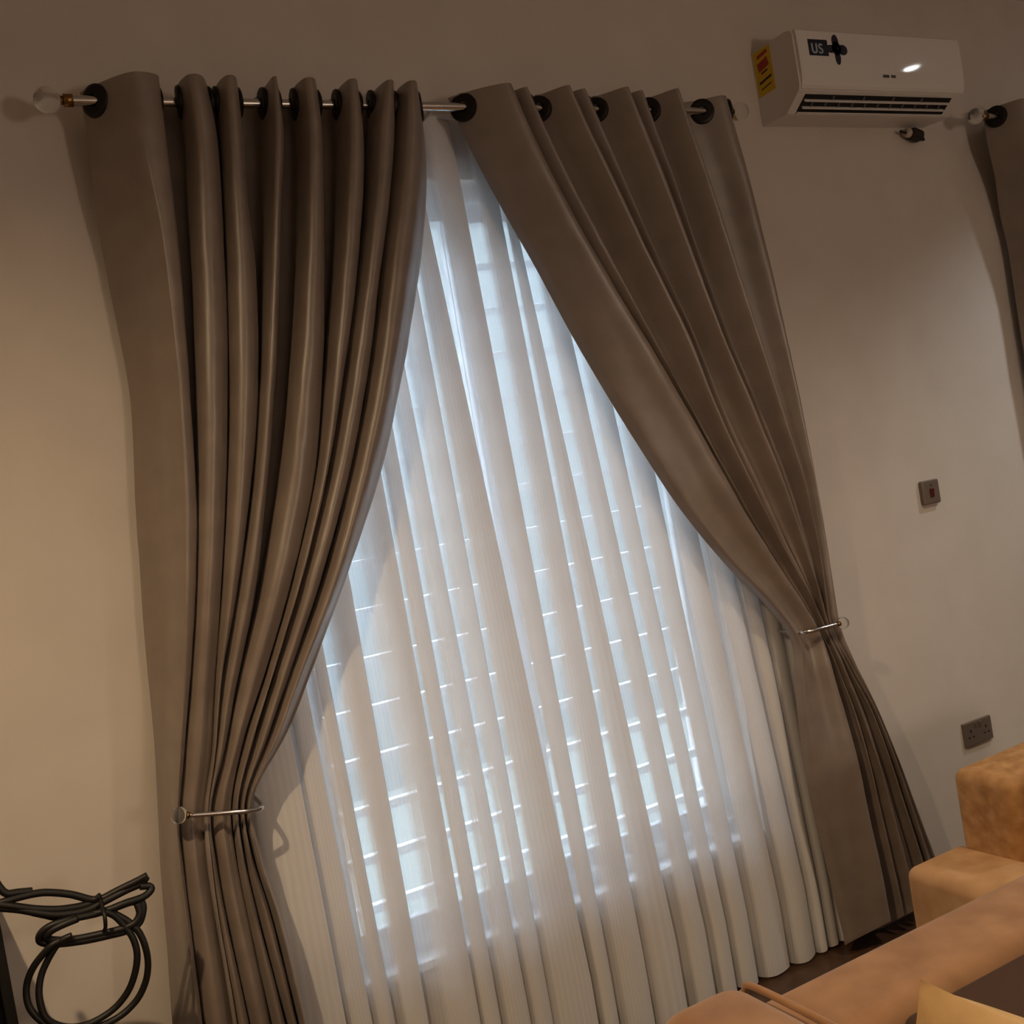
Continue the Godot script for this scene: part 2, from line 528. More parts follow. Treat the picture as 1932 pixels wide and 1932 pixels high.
func window(no: int, a: float, b: float) -> void:
	var y0 := 0.43
	var y1 := 2.53
	var mid := (a + b) / 2
	var w := Node3D.new()
	w.name = "window_%d" % no
	meta(w, "white framed sliding window behind the sheer of the " + ("left" if no == 1 else "right hand") + " curtained opening", "window", "", "structure")
	add_child(w)
	var d := 0.045
	var f := []
	f.append(slab(Vector3(a, y0, -0.14), Vector3(a + d, y1, -0.06)))
	f.append(slab(Vector3(b - d, y0, -0.14), Vector3(b, y1, -0.06)))
	f.append(slab(Vector3(a, y0, -0.14), Vector3(b, y0 + d, -0.06)))
	f.append(slab(Vector3(a, y1 - d, -0.14), Vector3(b, y1, -0.06)))
	part("window_frame", joined(f), M.frame, w)
	for k in 2:
		var p := a + d if k == 0 else mid - 0.02
		var q := mid + 0.02 if k == 0 else b - d
		var z := -0.085 if k == 0 else -0.115
		var s := []
		s.append(slab(Vector3(p, y0 + d, z - 0.012), Vector3(p + 0.04, y1 - d, z + 0.012)))
		s.append(slab(Vector3(q - 0.04, y0 + d, z - 0.012), Vector3(q, y1 - d, z + 0.012)))
		s.append(slab(Vector3(p + 0.04, y0 + d, z - 0.012), Vector3(q - 0.04, y0 + d + 0.05, z + 0.012)))
		s.append(slab(Vector3(p + 0.04, y1 - d - 0.05, z - 0.012), Vector3(q - 0.04, y1 - d, z + 0.012)))
		var sash := part("sash", joined(s), M.frame, w)
		part("pane", slab(Vector3(p + 0.035, y0 + d + 0.04, z - 0.003), Vector3(q - 0.035, y1 - d - 0.04, z + 0.003))[0], M.glass, sash, Vector3((p + q) / 2, (y0 + y1) / 2, z))
	var sill := slab(Vector3(a - 0.0, y0 - 0.02, -0.06), Vector3(b + 0.0, y0 + 0.004, 0.012), 0.003)
	part("window_sill", sill[0], M.frame, w, sill[1])
	var g := thing("burglar_bars", "white horizontal steel security bars outside the " + ("window behind the pleated sheer" if no == 1 else "window beyond the air conditioner"), "window bars", Vector3(mid, y0, -0.19))
	var bar := box(Vector3(b - a - 0.004, 0.026, 0.026), 0.003, 1)
	for i in 15:
		part("bar", bar, M.frame, g, Vector3(0, 0.11 + i * 0.137, 0))
	for s in [-1.0, 1.0]:
		part("upright", box(Vector3(0.022, y1 - y0 - 0.01, 0.03), 0.003, 1), M.frame, g, Vector3(s * ((b - a) / 2 - 0.06), (y1 - y0) / 2, -0.028))

func outside() -> void:
	structure("outside_ground", "pale paving outside the windows", "paving", slab(Vector3(-9, -0.2, -14), Vector3(14, -0.12, -0.24))[0], M.paving, Vector3(2.5, -0.16, -7.12))
	var w := part("boundary_wall", slab(Vector3(-9, -0.12, -3.8), Vector3(14, 4.0, -3.6))[0], M.outer_wall, self, Vector3(2.5, 1.94, -3.7))
	meta(w, "grey house wall outside, seen faintly through the sheer", "wall", "", "structure")

# ---------------------------------------------------------------- cloth
func level_value(a: Array, y: float) -> float:
	# smooth interpolation of values given at the LEVELS, which run downwards
	var n := LEVELS.size()
	if y >= LEVELS[0]: return a[0] + (y - LEVELS[0]) * (a[0] - a[1]) / (LEVELS[0] - LEVELS[1])
	if y <= LEVELS[n - 1]: return a[n - 1]
	for i in n - 1:
		if y >= LEVELS[i + 1]:
			var h: float = LEVELS[i + 1] - LEVELS[i]
			var t: float = (y - LEVELS[i]) / h
			var m0: float = (a[i + 1] - a[maxi(i - 1, 0)]) / (LEVELS[i + 1] - LEVELS[maxi(i - 1, 0)]) * h
			var m1: float = (a[mini(i + 2, n - 1)] - a[i]) / (LEVELS[mini(i + 2, n - 1)] - LEVELS[i]) * h
			var t2 := t * t
			var t3 := t2 * t
			return a[i] * (2 * t3 - 3 * t2 + 1) + m0 * (t3 - 2 * t2 + t) + a[i + 1] * (3 * t2 - 2 * t3) + m1 * (t3 - t2)
	return a[n - 1]

func ramp(y: float, ys: Array, vs: Array) -> float:
	if y <= ys[0]: return vs[0]
	for i in ys.size() - 1:
		if y <= ys[i + 1]:
			return lerpf(vs[i], vs[i + 1], smoothstep(ys[i], ys[i + 1], y))
	return vs[-1]

func z_front(y: float) -> float:
	return ramp(y, [0.0, 0.5, 0.9, 1.02, 1.2, 1.6, 2.1, 2.75], [0.2, 0.19, 0.165, 0.155, 0.165, 0.19, 0.21, 0.22])

func z_rear(y: float) -> float:
	return ramp(y, [0.0, 0.5, 0.9, 1.02, 1.2, 1.6, 2.1, 2.75], [0.095, 0.095, 0.1, 0.102, 0.1, 0.092, 0.088, 0.085])

func spline(k: Array, n: int) -> Array:
	var out := []
	for i in k.size() - 1:
		var a: Vector2 = k[maxi(i - 1, 0)]
		var b: Vector2 = k[i]
		var c: Vector2 = k[i + 1]
		var d: Vector2 = k[mini(i + 2, k.size() - 1)]
		for j in n:
			var t := float(j) / n
			# centripetal-like: tangents limited by the length of the span
			var len := b.distance_to(c)
			var m0 := (c - a) * (len / maxf(1e-5, a.distance_to(b) + len))
			var m1 := (d - b) * (len / maxf(1e-5, c.distance_to(d) + len))
			var t2 := t * t
			var t3 := t2 * t
			out.append(b * (2 * t3 - 3 * t2 + 1) + m0 * (t3 - 2 * t2 + t) + c * (3 * t2 - 2 * t3) + m1 * (t3 - t2))
	out.append(k[-1])
	return out

func section(folds: Dictionary, plan: Array, y: float) -> Array:
	# the curtain's cross-section at height y: Vector2(x, z) along the cloth
	var zf := z_front(y)
	var zb := z_rear(y)
	var zm := 0.45 * zb + 0.55 * zf
	var k := []
	var last := -1.0
	var last_w := 0.0
	for p in plan:
		var l := level_value(folds[p[1]], y)
		var r := maxf(l + 0.0015, level_value(folds[p[2]], y))
		if last >= 0.0:
			var gap := maxf(l - last, 0.0015)
			var tuck := ramp(y, [0.9, 1.3, 2.0], [0.0, 0.008, 0.022])
			k.append(Vector2(last + gap * 0.3 - minf(tuck, 0.3 * last_w), zb))
			k.append(Vector2(last + gap * 0.7 + minf(tuck, 0.3 * (r - l)), zb))
		var w := r - l
		match p[0]:
			"start_left":
				var up := smoothstep(2.3, 2.66, y)
				k.append_array([Vector2(l, lerpf(0.035, 0.10, up)), Vector2(l + lerpf(0.36, 0.16, up) * w, lerpf(0.095, 0.142, up)), Vector2(l + lerpf(0.74, 0.62, up) * w, zf), Vector2(r - 0.004, zf - 0.012), Vector2(r, zm)])
			"start_right":
				k.append_array([Vector2(l, zb + 0.03), Vector2(l + 0.12 * w, zb + 0.055), Vector2(l + 0.5 * w, zf - 0.025), Vector2(l + 0.85 * w, zf), Vector2(r, zm)])
			"ridge":
				k.append_array([Vector2(l, zm), Vector2(l + 0.2 * w, zf - 0.008), Vector2(l + 0.48 * w, zf), Vector2(l + 0.78 * w, zf - 0.016), Vector2(r, zm)])
			"strip":
				k.append_array([Vector2(l, zm), Vector2(l + 0.6 * w, zf - 0.02), Vector2(r, zm - 0.02)])
			"slope":
				k.append_array([Vector2(l, zb + 0.03), Vector2(l + 0.35 * w, zm), Vector2(l + 0.8 * w, zf), Vector2(r, zm)])
			"end_left":
				k.append_array([Vector2(l, zm), Vector2(l + 0.12 * w, zf - 0.01), Vector2(l + 0.3 * w, zf), Vector2(l + 0.52 * w, zf - 0.012), Vector2(l + 0.8 * w, zm), Vector2(r, zb + 0.03), Vector2(r - 0.012, zb + 0.01)])
			"end_right":
				k.append_array([Vector2(l, zb + 0.02), Vector2(l + 0.35 * w, zb + 0.05), Vector2(l + 0.72 * w, zm + 0.02), Vector2(r, zb + 0.01)])
		last = r
		last_w = w
	return spline(k, 6)

func drape(called: String, label: String, folds: Dictionary, plan: Array, hem: float, hem_front: float, at := Vector3.ZERO) -> Node3D:
	var t := thing(called, label, "curtain", at, "taupe eyelet curtains")
	var front := []
	var rear := []
	var rows := 150
	var wobble := FastNoiseLite.new()
	wobble.seed = 7
	wobble.frequency = 3.0
	for i in rows + 1:
		var s := float(i) / rows
		var y := lerpf(HEAD, hem, s)
		var sec := section(folds, plan, y)
		var a := []
		var b := []
		var zf := z_front(y)
		var zb := z_rear(y)
		for j in sec.size():
			var p: Vector2 = sec[j]
			var d: Vector2 = (sec[mini(j + 1, sec.size() - 1)] - sec[maxi(j - 1, 0)]).normalized()
			var nrm := Vector2(-d.y, d.x)
			p += nrm * 0.003 * wobble.get_noise_3d(p.x * 3.0, y * 0.8, p.y * 3.0) * smoothstep(0.0, 0.15, s)
			var lift := (hem_front - hem) * clampf((p.y - zb) / (zf - zb), 0.0, 1.0) * pow(s, 6.0)
			a.append(Vector3(p.x, y + lift, p.y))
			b.append(Vector3(p.x - nrm.x * 0.003, y + lift, p.y - nrm.y * 0.003))
		front.append(a)
		rear.append(b)
	# one closed sheet: front rows, then rear rows turned back, joined at head and hem
	var ring := front.duplicate()
	rear.reverse()
	ring.append_array(rear)
	part("cloth", grid_mesh(ring, false, true), M.curtain, t)
	var sec := section(folds, plan, ROD_Y)
	for j in sec.size() - 1:
		var p: Vector2 = sec[j]
		var q: Vector2 = sec[j + 1]
		if (p.y - ROD_Z) * (q.y - ROD_Z) < 0.0:
			var k := (ROD_Z - p.y) / (q.y - p.y)
			var c := p.lerp(q, k)
			var d := (q - p).normalized()
			var g := MeshInstance3D.new()
			g.name = "grommet"
			g.mesh = lathe([Vector2(0.0135, -0.005), Vector2(0.016, -0.0075), Vector2(0.03, -0.0075), Vector2(0.037, -0.005), Vector2(0.039, 0.0), Vector2(0.037, 0.005), Vector2(0.03, 0.0075), Vector2(0.016, 0.0075), Vector2(0.0135, 0.005), Vector2(0.0135, -0.005)], 28)
			g.material_override = M.bronze
			var axis := Vector3(-d.y, 0, d.x)
			g.transform = Transform3D(Basis(Vector3(d.x, 0, d.y), axis, Vector3.UP), Vector3(c.x, ROD_Y, c.y))
			t.add_child(g, true)
	return t

func left_curtain() -> void:
	drape("eyelet_curtain", "taupe eyelet curtain left of the sheer, gathered low beside the cable coil", LEFT_FOLDS, [["start_left", "E0", "R1"], ["ridge", "L2", "R2"], ["ridge", "L3", "R3"], ["ridge", "L4", "R4"], ["ridge", "L5", "R5"], ["ridge", "L6", "R6"], ["ridge", "L7", "R7"], ["end_left", "L8", "R8"]], 0.02, 0.05)

func right_curtain() -> void:
	drape("eyelet_curtain", "taupe eyelet curtain swept diagonally aside between the sheer and the wall switch", RIGHT_FOLDS, [["start_right", "E0", "R1"], ["strip", "L2", "R2"], ["slope", "L3", "R3"], ["strip", "L4", "R4"], ["slope", "L5", "R5"], ["strip", "L6", "R6"], ["slope", "L7", "R7"], ["end_right", "L8", "R8"]], 0.02, 0.095)

func far_curtain() -> void:
	var f := {}
	var n := 0
	for pair in [["E0", 3.47], ["R1", 3.57], ["L2", 3.63], ["R2", 3.71], ["L3", 3.77], ["R3", 3.85], ["L4", 3.91], ["R4", 4.0]]:
		var a := []
		for y in LEVELS:
			a.append(pair[1] + (0.11 * smoothstep(2.66, 2.3, y) if pair[0] == "E0" else 0.07 * smoothstep(2.66, 2.2, y) if pair[0] == "R1" else 0.05 * smoothstep(2.66, 2.2, y)))
		f[pair[0]] = a
	drape("eyelet_curtain", "taupe eyelet curtain hanging straight to the right of the air conditioner, over the next window", f, [["start_left", "E0", "R1"], ["ridge", "L2", "R2"], ["ridge", "L3", "R3"], ["end_left", "L4", "R4"]], 0.02, 0.04)

# x at the top, x at the bottom, width at the top, width at the bottom of the strips where the net lies single
const SHEER_STRIPS := [[0.50, 0.46, 0.01, 0.01], [0.58, 0.597, 0.008, 0.010], [0.635, 0.660, 0.009, 0.012], [0.70, 0.720, 0.012, 0.022], [0.81, 0.813, 0.022, 0.042], [0.945, 0.953, 0.005, 0.007], [1.0, 1.01, 0.010, 0.013], [1.065, 1.09, 0.009, 0.010], [1.145, 1.16, 0.005, 0.006], [1.225, 1.282, 0.032, 0.018], [1.335, 1.36, 0.036, 0.016], [1.445, 1.475, 0.012, 0.012], [1.50, 1.575, 0.028, 0.032], [1.60, 1.68, 0.018, 0.024], [1.69, 1.762, 0.012, 0.016], [1.79, 1.85, 0.020, 0.026], [1.89, 1.97, 0.020, 0.026], [1.985, 2.075, 0.016, 0.018], [2.08, 2.14, 0.010, 0.012], [2.17, 2.20, 0.01, 0.01], [2.21, 2.235, 0.01, 0.01]]

func sheer(called: String, label: String, strips: Array) -> void:
	var rng := RandomNumberGenerator.new()
	rng.seed = 11
	var jit := []
	for s in strips: jit.append([rng.randf(), rng.randf(), rng.randf()])
	var P := []
	var UV := []
	var openrow := []
	var rows := 60
	for i in rows + 1:
		var s := float(i) / rows
		var y := lerpf(2.69, 0.014, s)
		var t := clampf((2.05 - y) / 1.3, -0.5, 1.4)
		var k := []
		var flare := 0.016 * s
		for n in strips.size():
			var e: Array = strips[n]
			var a := lerpf(e[0], e[1], t)
			var b := a + lerpf(e[2], e[3], clampf(t, 0.0, 1.0))
			if n == 0:
				k.append(Vector2(a, 0.036))
			k.append(Vector2(b, 0.040 + flare))
			if n < strips.size() - 1:
				var f: Array = strips[n + 1]
				var c := lerpf(f[0], f[1], t)
				var w := c - b
				var j: Array = jit[n]
				var m: float = 0.25 + 0.33 * j[2]
				# forward over the gap, back behind it, forward again: single cloth, then three layers, then the next open strip
				k.append(Vector2(b + w * (0.35 + 0.2 * j[0]), 0.050 + flare + 0.006 * j[1]))
				k.append(Vector2(c, 0.040 + flare))
				k.append(Vector2(c - w * 0.04, 0.034 + flare * 0.6))
				k.append(Vector2(c - w * (1.0 - m) * 0.5, 0.032 + flare * 0.5))
				k.append(Vector2(b + w * m, 0.028))
				k.append(Vector2(b + w * (m + 0.02), 0.024))
				k.append(Vector2(c - w * (1.0 - m) * 0.5, 0.020))
				k.append(Vector2(c, 0.022))
		var sec := spline(k, 3)
		var row := []
		var uvr := []
		var u := 0.0
		for q in sec.size():
			if q > 0: u += (sec[q] - sec[q - 1]).length() if i == 0 else 0.0
			if i == 0: openrow.append(0.62 if (q / 3) % 9 == 0 or (q % 3 == 0 and (q / 3) % 9 == 1) else 1.0)
			row.append(Vector3(sec[q].x, y + 0.004 * sin(q * 0.5) * pow(s, 8.0), sec[q].y))
			uvr.append(Vector2(u, y) if i == 0 else Vector2(UV[0][q].x, y))
		P.append(row)
		UV.append(uvr)
	for r in UV:
		for q in r.size():
			r[q].x *= 1.0 / 0.06
	var t := thing(called, label, "curtain")
	var open := []
	for r in P.size(): open.append_array(openrow)
	part("net", grid_mesh(P, false, false, UV, open), M.sheer, t)

# ---------------------------------------------------------------- poles and holdbacks
func poles() -> void:
	pole("the two tied curtains", 0.318, 2.245, [0.47, 1.235, 2.13])
	pole("the far curtain right of the air conditioner", 3.415, 5.75, [3.66, 4.6, 5.7])
	for r in [["the tied curtains", 0.40, 2.22], ["the far curtain", 3.6, 5.5]]:
		var t := thing("sheer_rod", "thin pale rod carrying the sheer behind " + r[0], "curtain rod", Vector3(r[1], 2.69, 0.046))
		part("tube", tube([Vector3.ZERO, Vector3(r[2] - r[1], 0, 0)], 0.007, 16), M.white_metal, t)
		for x in [0.01, r[2] - r[1] - 0.01]:
			part("bracket", box(Vector3(0.012, 0.012, 0.040), 0.002), M.white_metal, t, Vector3(x, 0.008, -0.026))

func pole(where: String, a: float, b: float, brackets: Array) -> void:
	var t := thing("curtain_pole", "chrome curtain pole with clear ball ends carrying " + where, "curtain pole", Vector3(a, ROD_Y, ROD_Z))
	var l := b - a
	part("tube", tube([Vector3.ZERO, Vector3(l, 0, 0)], 0.0115, 24), M.chrome, t)
	for e in [[0.0, -1.0], [l, 1.0]]:
		part("collar", tube([Vector3(e[0] - e[1] * 0.016, 0, 0), Vector3(e[0] + e[1] * 0.004, 0, 0)], 0.0145, 24), M.brass, t)
		part("collar", tube([Vector3(e[0] + e[1] * 0.004, 0, 0), Vector3(e[0] + e[1] * 0.012, 0, 0)], 0.010, 20), M.brass, t)
		part("finial", ball(0.029), M.crystal, t, Vector3(e[0] + e[1] * 0.038, 0, 0))
	for x in brackets:
		var br := part("bracket", tube([Vector3(0, 0, -ROD_Z + 0.004), Vector3(0, 0, -0.008)], 0.006, 12), M.chrome, t, Vector3(x - a, -0.004, 0))
		part("bracket_plate", tube([Vector3(0, 0, -ROD_Z), Vector3(0, 0, -ROD_Z + 0.006)], 0.024, 20), M.chrome, br)

func holdbacks() -> void:
	holdback("chrome holdback with a clear ball end gathering the left curtain low beside the cable coil", [Vector3(0.475, 1.0, 0.0), Vector3(0.476, 1.0, 0.11), Vector3(0.468, 1.0, 0.165), Vector3(0.44, 1.004, 0.18), Vector3(0.39, 1.016, 0.186), Vector3(0.303, 1.036, 0.19)], Vector3(0.281, 1.043, 0.19))
	holdback("chrome holdback with a clear ball end gathering the right curtain above the sofas", [Vector3(2.172, 1.05, 0.0), Vector3(2.171, 1.05, 0.11), Vector3(2.176, 1.05, 0.165), Vector3(2.192, 1.05, 0.18), Vector3(2.22, 1.05, 0.186), Vector3(2.297, 1.05, 0.19)], Vector3(2.321, 1.049, 0.19))

func holdback(label: String, path: Array, end: Vector3) -> void:
	var t := thing("curtain_holdback", label, "curtain holdback", Vector3.ZERO, "chrome curtain holdbacks")
	part("arm", tube(smooth_path(path, 8), 0.0062, 14), M.chrome, t)
	var last: Vector3 = path[-1]
	part("collar", tube([last, last.lerp(end, 0.45)], 0.008, 16), M.brass, t)
	part("knob", ball(0.019), M.crystal, t, end)
	part("wall_plate", tube([path[0], path[0] + Vector3(0, 0, 0.006)], 0.02, 20), M.chrome, t)

# ---------------------------------------------------------------- air conditioner and fittings
func air_conditioner() -> void:
	var x0 := 2.50
	var x1 := 3.266
	var t := thing("air_conditioner", "white wall mounted split air conditioner with a yellow side label", "air conditioner", Vector3.ZERO)
	# z, y outline of the casing: top, front, slanted outlet face, underside
	part("casing", prism([Vector2(0.0, 2.93), Vector2(0.16, 2.932), Vector2(0.185, 2.925), Vector2(0.192, 2.91), Vector2(0.192, 2.752), Vector2(0.186, 2.736), Vector2(0.176, 2.729), Vector2(0.118, 2.686), Vector2(0.105, 2.684), Vector2(0.0, 2.69)], x0, x1), M.ac_body, t)
	part("front_panel", prism([Vector2(0.188, 2.924), Vector2(0.196, 2.926), Vector2(0.2015, 2.92), Vector2(0.2035, 2.90), Vector2(0.2040, 2.86), Vector2(0.2035, 2.80), Vector2(0.2015, 2.765), Vector2(0.197, 2.748), Vector2(0.191, 2.739), Vector2(0.186, 2.738)], x0 + 0.006, x1 - 0.006), M.ac_white, t)
	# the outlet on the slanted face
	var along := Vector2(0.118 - 0.176, 2.686 - 2.729).normalized()
	var out := Vector2(-along.y, along.x)
	var tilt := rad_to_deg(atan2(out.y, out.x))
	var mid := Vector2(0.150, 2.7095)
	var xm := (2.535 + 3.218) / 2
	var width := 0.683
	var o := part("outlet", box(Vector3(width, 0.062, 0.004), 0.001, 1), M.dark, t, Vector3(xm, mid.y, mid.x), Vector3(-tilt, 0, 0))
	part("vane", box(Vector3(width - 0.01, 0.006, 0.012), 0.002, 2), M.ac_body, o, Vector3(0, 0.012, 0.004))
	part("vane", box(Vector3(width - 0.02, 0.006, 0.012), 0.002, 2), M.ac_body, o, Vector3(0, -0.013, 0.004))
	for i in 11:
		part("divider", box(Vector3(0.005, 0.022, 0.008), 0.001, 1), M.vane, o, Vector3(-width / 2 + 0.045 + i * 0.0595, -0.0005, 0.002))
	for i in 4:
		part("divider", box(Vector3(0.005, 0.014, 0.008), 0.001, 1), M.vane, o, Vector3(-width / 2 + 0.125 + i * 0.137, 0.022, 0.002))
	part("flap", box(Vector3(width, 0.012, 0.004), 0.0015, 2), M.ac_body, o, Vector3(0, -0.035, 0.004), Vector3(20, 0, 0))
	# yellow rating label on the left side
	var lab := part("energy_label", box(Vector3(0.0012, 0.147, 0.082), 0.0004, 1), M.yellow, t, Vector3(x0 - 0.0006, 2.855, 0.048))
	meta(lab, "yellow and orange energy label")
	part("label_mark", box(Vector3(0.001, 0.03, 0.05), 0.0004, 1), M.red, lab, Vector3(-0.0005, 0.022, 0.0), Vector3(-12, 0, 0))
	for e in [[-0.002, 0.03, 0.006], [-0.028, 0.06, 0.008], [0.055, 0.05, 0.012], [-0.05, 0.05, 0.004]]:
		part("label_mark", box(Vector3(0.001, e[2], e[1]), 0.0003, 1), M.red if e[0] > 0.04 else M.ink, lab, Vector3(-0.0005, e[0], 0.002), Vector3(-8, 0, 0))
	# blue sticker: a square and a four-bladed fan
	var st := part("blue_sticker", box(Vector3(0.083, 0.052, 0.001), 0.0004, 1), M.navy, t, Vector3(2.592, 2.866, 0.2047))
	meta(st, "dark blue sticker with a fan shape")
	part("sticker_print", text("US", 0.034), M.pale_ink, st, Vector3(-0.006, -0.004, 0.0007))
	for b in [[0.077, 0.022, 0.046, 0.028, 0], [0.080, -0.028, 0.050, 0.024, 0], [0.054, -0.002, 0.026, 0.046, 0], [0.106, -0.004, 0.034, 0.040, 0], [0.079, 0.0, 0.044, 0.040, 0]]:
		part("fan_blade", lathe([Vector2(0, -0.0006), Vector2(0.5, -0.0006), Vector2(0.5, 0.0006), Vector2(0, 0.0006)], 24), M.navy, st, Vector3(b[0], b[1], 0.0), Vector3(90, 0, b[4])).scale = Vector3(b[3], 1, b[2])
	part("brand_mark", joined([slab(Vector3(0, 0, 0), Vector3(0.027, 0.009, 0.001)), slab(Vector3(0.037, 0, 0), Vector3(0.057, 0.009, 0.001))]), M.logo, t, Vector3(2.866, 2.778, 0.2036))
	# brown plug hanging below the unit
	var p := thing("wrapped_plug", "small dark brown plug with a pale collar on the wall under the air conditioner", "plug", Vector3(3.17, 2.655, 0.0))
	part("body", box(Vector3(0.058, 0.038, 0.045), 0.014, 4), M.plug, p, Vector3(0.015, -0.002, 0.03), Vector3(0, 0, -18))
	part("collar", tube([Vector3(-0.030, 0.006, 0.03), Vector3(-0.014, 0.004, 0.03)], 0.016, 16), M.plug_pale, p)
	part("pin", tube([Vector3(-0.056, 0.012, 0.028), Vector3(-0.030, 0.006, 0.03)], 0.005, 10), M.plug, p)
	part("wire", tube(smooth_path([Vector3(0.04, -0.01, 0.03), Vector3(0.058, -0.016, 0.026), Vector3(0.062, -0.01, 0.012), Vector3(0.05, 0.0, 0.0)], 6), 0.006, 10), M.plug, p)

func text(s: String, height: float) -> TextMesh:
	var t := TextMesh.new()
	t.text = s
	var f := SystemFont.new()
	f.font_names = PackedStringArray(["Droid Sans"])
	f.font_weight = 700
	t.font = f
	t.font_size = 32
	t.pixel_size = height / 24.0
	t.depth = 0.0006
	return t

func wall_fittings() -> void:
	var s := thing("wall_switch", "grey steel switch plate with a red rocker on the wall below the air conditioner", "light switch", Vector3(2.996, 1.3745, 0.0))
	part("plate", box(Vector3(0.086, 0.086, 0.018), 0.006, 4), M.steel, s, Vector3(0, 0, 0.009))
	part("rocker", box(Vector3(0.017, 0.032, 0.008), 0.003, 2), M.switch_red, s, Vector3(0, -0.003, 0.020), Vector3(6, 0, 0))
	part("neon", box(Vector3(0.006, 0.006, 0.003), 0.001, 1), M.switch_red, s, Vector3(0, 0.024, 0.0185))
	var d := thing("wall_socket", "grey steel double power socket low on the wall above the sofa back", "socket", Vector3(3.048, 0.4865, 0.0))
	part("plate", box(Vector3(0.146, 0.086, 0.012), 0.004, 3), M.steel, d, Vector3(0, 0, 0.006))
	for k in [-1.0, 1.0]:
		part("rocker", box(Vector3(0.012, 0.020, 0.006), 0.002, 2), M.steel, d, Vector3(k * 0.012, 0.026, 0.0125), Vector3(8, 0, 0))
		part("pin_slot", box(Vector3(0.005, 0.011, 0.003), 0.0005, 1), M.hole, d, Vector3(k * 0.040, 0.010, 0.0115))
		for j in [-1.0, 1.0]:
			part("pin_slot", box(Vector3(0.009, 0.005, 0.003), 0.0005, 1), M.hole, d, Vector3(k * 0.040 + j * 0.011, -0.012, 0.0115))

# ---------------------------------------------------------------- sofas
func sofas() -> void:
	var t := thing("sofa", "large tan velvet sofa with a piped arm, its back to the sheer", "sofa", Vector3.ZERO, "tan velvet seating")
	var b := part("back", box(Vector3(1.9, 0.66, 0.17), 0.035, 5, Vector3(0, 0.008, 0.004)), M.velvet, t, Vector3(1.80, 0.52, 1.492))
	part("arm", box(Vector3(0.17, 0.68, 0.98), 0.05, 6, Vector3(0.014, 0.02, 0.012)), M.velvet, t, Vector3(0.775, 0.555, 1.89))
	part("piping", tube(smooth_path([Vector3(0.852, 0.30, 1.412), Vector3(0.853, 0.80, 1.412), Vector3(0.853, 0.875, 1.425), Vector3(0.853, 0.893, 1.47), Vector3(0.853, 0.897, 1.7), Vector3(0.853, 0.897, 2.0), Vector3(0.853, 0.89, 2.33)], 6), 0.0055, 10), M.velvet, t)
	part("seat", box(Vector3(1.88, 0.22, 0.80), 0.05, 4, Vector3(0, 0.02, 0.01)), M.velvet, t, Vector3(1.80, 0.34, 2.0))
	part("base", box(Vector3(2.0, 0.14, 0.95), 0.02, 2), M.velvet_brown, t, Vector3(1.78, 0.15, 1.90))
	for x in [0.78, 2.7]:
		for z in [1.5, 2.28]:
			part("foot", box(Vector3(0.06, 0.08, 0.06), 0.006, 1), M.black, t, Vector3(x, 0.04, z))
	var u := Vector3(0.60, -0.35, 0.72).normalized()
	var v := Vector3(-0.03, 0.86, 0.44)
	v = (v - u * v.dot(u)).normalized()
	var tip := Vector3(0.92, 0.968, 1.70)
	var c := thing("cushion", "pale tan cushion with a peaked corner inside the sofa's piped arm", "cushion", tip + u * 0.18 - v * 0.18)
	part("cover", pillow(0.36, 0.36, 0.12), M.pillow, c).basis = Basis(u, v, u.cross(v)).orthonormalized()
	var k := thing("cushion", "added dark brown cushion standing in for the shade inside the back of the large sofa", "cushion", Vector3(1.85, 0.655, 1.675))  # added over the tan inner back, its shade put into the colour
	part("cover", box(Vector3(1.76, 0.41, 0.17), 0.025, 4, Vector3(0, 0.0, 0.012)), M.shade_brown, k)
	var a := thing("armchair", "tan velvet armchair beyond the sofa back, below the wall socket", "armchair", Vector3.ZERO, "tan velvet seating")
	var ar := part("arm", box(Vector3(0.22, 0.40, 0.66), 0.03, 5, Vector3(0.006, 0.012, 0.006)), M.velvet_pale, a, Vector3(2.065, 0.30, 0.975))
	part("back", box(Vector3(0.80, 0.58, 0.18), 0.03, 4, Vector3(0, 0.012, 0.012)), M.velvet_brown, a, Vector3(2.55, 0.42, 0.76))
	part("arm", box(Vector3(0.22, 0.40, 0.66), 0.03, 5, Vector3(0.006, 0.012, 0.006)), M.velvet_pale, a, Vector3(3.04, 0.30, 0.975))
	part("seat", box(Vector3(0.76, 0.2, 0.5), 0.04, 3, Vector3(0, 0.015, 0)), M.velvet_pale, a, Vector3(2.55, 0.32, 1.06))
	for x in [2.0, 3.1]:
		for z in [0.70, 1.25]:
			part("foot", box(Vector3(0.05, 0.10, 0.05), 0.006, 1), M.black, a, Vector3(x, 0.05, z))

func pillow(w: float, h: float, d: float) -> ArrayMesh:
	var P := []
	var n := 20
	for side in [1.0, -1.0]:
		for i in n + 1:
			var row := []
			for j in n + 1:
				var u := -1.0 + 2.0 * i / n
				var v := -1.0 + 2.0 * j / n
				var bulge := pow(maxf(0.0, (1.0 - u * u) * (1.0 - v * v)), 0.45)
				var pull := 1.0 - 0.09 * ((1.0 - v * v) * absf(u) + (1.0 - u * u) * absf(v))
				row.append(Vector3(u * w / 2 * pull, v * h / 2 * pull, side * d / 2 * bulge))
			if side > 0: P.append(row)
			else: P.insert(P.size(), row)
	var front := P.slice(0, n + 1)
	var back := P.slice(n + 1)
	back.reverse()
	var all := front.duplicate()
	all.append_array(back)
	return grid_mesh(all, false, true)

